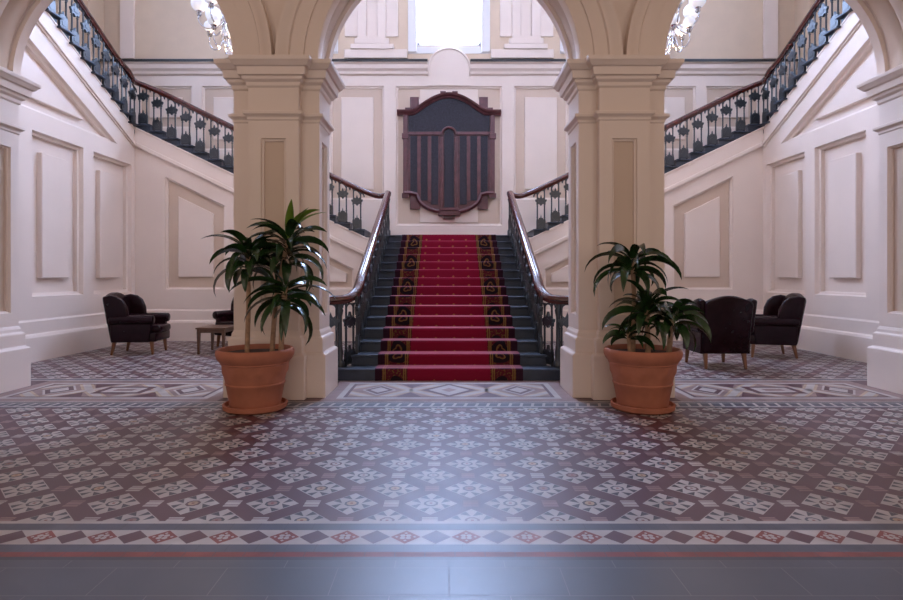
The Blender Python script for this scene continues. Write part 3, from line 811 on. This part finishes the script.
# ------------------------------------------------------------------ potted plants
def leaf(mb, base, az, e0, droop, L, W, fold=.25, n=9, twist=0, roll=None):
    p = Vector(base); az += random.uniform(-.05, .05); o = len(mb.v); pts = []
    st = L/n; roll = random.uniform(-.95, .95) if roll is None else roll
    for i in range(n+1):
        tt = i/n
        el = e0 - droop*tt**1.25
        d = Vector((math.cos(az)*math.cos(el), math.sin(az)*math.cos(el), math.sin(el)))
        side = Vector((-math.sin(az), math.cos(az), 0)); up = side.cross(d)*-1
        up = d.cross(side)*-1 if False else Vector((-math.cos(az)*math.sin(el), -math.sin(az)*math.sin(el), math.cos(el)))
        w = W*(.30+.70*math.sin(PI*min(1, tt*1.15+.08)) if tt < .8 else 1.0*(1-tt)/.2*(.30+.70*math.sin(PI*min(1, .92+.08)))) if False else W*max(.02, (math.sin(PI*(tt**.75)*.97+.09))**.8)
        a = twist*tt+roll; s2 = side*math.cos(a)+up*math.sin(a)
        pts.append((p+s2*w*.5+up*w*fold, p.copy(), p-s2*w*.5+up*w*fold))
        p = p + d*st
        if abs(p.x) < 2.4 and p.y > 6.40: p.y = 6.40
    for a in pts: mb.v += [tuple(q) for q in a]
    for i in range(n):
        for q in (0, 1): mb.f.append((o+i*3+q, o+i*3+q+1, o+i*3+q+4, o+i*3+q+3)); mb.m.append(0)
def pot(t, x, y):
    mb = MB(); mb.lathe([(.001, .002), (.30, .002), (.325, .02), (.33, .065), (.31, .07), (.29, .035), (.001, .03)], (x, y, 0), 48)
    mb.build('saucer', M['terracotta'], t, smooth='auto')
    def em(a, z, r):
        return .016*max(0, math.sin(a*9+math.sin(z*40)))*math.exp(-((z-.40-.02*math.sin(a*9))/.035)**2) if r > .28 else 0
    prof = [(.001, .035), (.255, .035), (.26, .05), (.268, .10), (.298, .265), (.306, .272), (.308, .285), (.302, .293), (.312, .34), (.318, .37), (.324, .40), (.33, .43), (.342, .485),
            (.352, .492), (.352, .505), (.362, .515), (.385, .545), (.398, .575), (.402, .605), (.396, .632), (.380, .645), (.362, .642), (.35, .62), (.348, .56), (.001, .56)]
    mb = MB(); mb.lathe(prof[:-1], (x, y, 0), 72, fn=em); mb.build('pot', M['terracotta'], t, smooth='auto')
    mb = MB(); mb.lathe([(.001, .60), (.15, .605), (.28, .60), (.349, .592)], (x, y, 0), 32); mb.build('soil', M['soil'], t, smooth=True)
def cane(t, pts, r):
    mb = MB(); P = smooth_path(pts, 6)
    mb.tube(P, r, 10, scale=lambda q: 1-.18*q+.05*math.sin(q*60)); mb.build('cane', M['bark'], t, smooth='auto')
def rosette(t, head, n, L, W, e=(.2, 1.2), dr=(1.2, 2.4), up=0, seed=1, spread=.22, skip=None):
    random.seed(seed); mb = MB()
    for i in range(n):
        az = i*2.39996+random.uniform(-.25, .25); q = i/n
        if skip and skip(az % (2*PI)): continue
        e0 = e[1]+(e[0]-e[1])*(1-q); ll = L*random.uniform(.72, 1.08)*(.85+.15*math.sin(PI*q))*(.78 if math.sin(az) > .3 else 1)
        b = (head[0]+.012*math.cos(az), head[1]+.012*math.sin(az), head[2]-spread*(1-q))
        leaf(mb, b, az, e0, random.uniform(*dr)*(1.05-.35*q), ll, W*random.uniform(.8, 1.1), twist=random.uniform(-.5, .5))
    mb.build('foliage', M['leaf'], t, smooth=True)
PX, PY = -2.06, 5.965
def at(px, py, d): return ((px-449)*d/560, d, 1.4+(277-py)*d/560)
t = thing('potted_plant', 'tall corn plant with three bare canes in a terracotta pot by the table side', 'potted plant', (PX, PY, 0))
pot(t, PX, PY)
ca = lambda px, py, d: at(px, py, d)
b1 = at(247, 352, 5.93); b2 = at(272, 352, 5.99); b3 = at(281, 352, 5.93)
h1 = at(249, 248, 5.88); h2 = at(288, 237, 6.02); h3 = at(286, 286, 5.86); h4 = at(272, 262, 5.80)
cane(t, [(b1[0], b1[1], .59), at(248.5, 300, 5.91), at(248, 270, 5.89), h1], .026)
cane(t, [(b2[0], b2[1], .59), at(276, 300, 6.0), at(283, 265, 6.01), h2], .028)
cane(t, [(b3[0], b3[1], .59), at(283, 312, 5.9), h3], .030)
rosette(t, h1, 30, .56, .10, e=(-.1, .95), dr=(1.5, 2.4), seed=3, spread=.24)
rosette(t, h2, 34, .58, .10, e=(-.1, .95), dr=(1.5, 2.4), seed=11, spread=.30)
rosette(t, h3, 28, .62, .09, e=(-.4, .6), dr=(1.2, 2.0), seed=5, spread=.22)
mb = MB(); random.seed(2)
leaf(mb, at(289, 240, 6.0), -1.2, 1.35, .5, .46, .10, roll=.2); leaf(mb, at(292, 232, 5.98), -.6, 1.0, .6, .36, .08, roll=.3); leaf(mb, at(289, 236, 6.0), -.2, 1.1, 1.2, .48, .075); leaf(mb, at(288, 238, 5.98), .3, 1.0, 1.0, .52, .06)
fo = mb.build('foliage', M['leafyoung'], t, smooth=True); fo['label'] = 'young yellow-green leaves'

PX, PY = 2.06, 5.965
t = thing('potted_plant', 'shorter corn plant in two leafy tiers in a terracotta pot beside the armchair', 'potted plant', (PX, PY, 0))
pot(t, PX, PY)
h1 = at(632, 258, 5.95); h2 = at(647, 303, 5.86); h3 = at(672, 313, 5.92); h4 = at(628, 330, 5.78)
cane(t, [(at(633, 350, 5.98)[0], 5.98, .59), at(634, 300, 5.97), h1], .026)
cane(t, [(at(648, 350, 5.88)[0], 5.88, .59), h2], .030)
cane(t, [(at(669, 350, 5.93)[0], 5.93, .59), h3], .030)
cane(t, [(at(630, 350, 5.82)[0], 5.82, .59), h4], .022)
rosette(t, h1, 26, .58, .10, e=(.0, .95), dr=(1.8, 2.7), seed=21, spread=.18)
rosette(t, h2, 26, .52, .11, e=(.0, 1.1), dr=(1.6, 2.4), seed=22, spread=.2)
rosette(t, h3, 24, .50, .095, e=(.0, .9), dr=(1.5, 2.3), seed=23, spread=.16)
rosette(t, h4, 12, .38, .07, e=(.1, .9), dr=(1.2, 1.8), seed=24, spread=.1)

# ------------------------------------------------------------------ chandeliers
def chandelier(x, y, label):
    z = 5.32
    t = thing('chandelier', label, 'chandelier', (x, y, z), 'globe chandeliers in the side arches')
    mb = MB(); mb.lathe([(.001, 0), (.02, .01), (.03, .05), (.015, .09), (.05, .14), (.06, .2), (.03, .28), (.018, .36), (.035, .44), (.05, .5), (.02, .58), (.012, .7), (.012, 2.0), (.012, 5.7), (.001, 5.72)], (x, y, z), 16)
    mb.build('stem', M['chrome'], t, smooth='auto')
    for ring, (R, zc, n, r, ph) in enumerate(((.40, .62, 6, .135, .35), (.26, .30, 5, .10, .6))):
        for i in range(n):
            a = 2*PI*i/n+ph; c, s_ = math.cos(a), math.sin(a)
            pts = [(.03, .16 if ring else .42), (R*.35, zc-.33), (R*.75, zc-.36), (R*1.02, zc-.26), (R, zc-.14)]
            mb = MB(); mb.tube(smooth_path([(x+q*c, y+q*s_, z+h) for q, h in pts], 6), .011, 8); mb.build('arm', M['chrome'], t, smooth=True)
            mb = MB(); mb.lathe([(.001, -.15), (.03, -.15), (.045, -.12), (.02, -.11), (.05, -.075), (.045, -.065), (.001, -.065)], (x+R*c, y+R*s_, z+zc+(.115-r)), 12); mb.build('cup', M['chrome'], t, smooth='auto')
            mb = MB(); mb.sphere((x+R*c, y+R*s_, z+zc+.03), r); mb.build('globe', M['opal'], t, smooth=True)
    return t
ch = chandelier(-3.80, 9.5, 'chrome chandelier with white globes in the arch above the plant with three canes')
c2 = copy_tree(ch); c2.location.x = 3.80; c2['label'] = 'chrome chandelier with white globes in the arch above the two-tiered plant'

# ------------------------------------------------------------------ camera, world, light
cam = bpy.data.cameras.new('camera'); co = bpy.data.objects.new('camera', cam); col.objects.link(co)
co.location = (0, 0, 1.4); co.rotation_euler = (PI/2, 0, 0)
cam.sensor_width = 36; cam.lens = 560/903*36
cam.shift_y = -23/903; cam.shift_x = 2.5/903
cam.clip_start = .05; cam.clip_end = 200
scn.camera = co
w = bpy.data.worlds.new('world'); scn.world = w; w.use_nodes = True
bg = w.node_tree.nodes['Background']; bg.inputs['Color'].default_value = (1.0, .85, .78, 1); bg.inputs['Strength'].default_value = .92
def lamp(loc, e, c, r=.2):
    l = bpy.data.lights.new('warm_lamp', 'POINT'); l.energy = e; l.color = c; l.shadow_soft_size = r
    o = bpy.data.objects.new('warm_lamp', l); col.objects.link(o); o.location = loc
for x in (-4.2, 4.2): lamp((x, 1.0, 5.2), 55, (1, .78, .66), .3)  # unseen lamps added in the front hall as warm fill
for x in (-3.72, 3.72): lamp((x, 9.5, 5.1), 45, (1, .70, .46), .12)
vs = scn.view_settings
scn.display_settings.display_device = 'sRGB'
vs.view_transform = 'Standard'; vs.look = 'None'; vs.exposure = 0.1; vs.gamma = 1; vs.use_curve_mapping = False
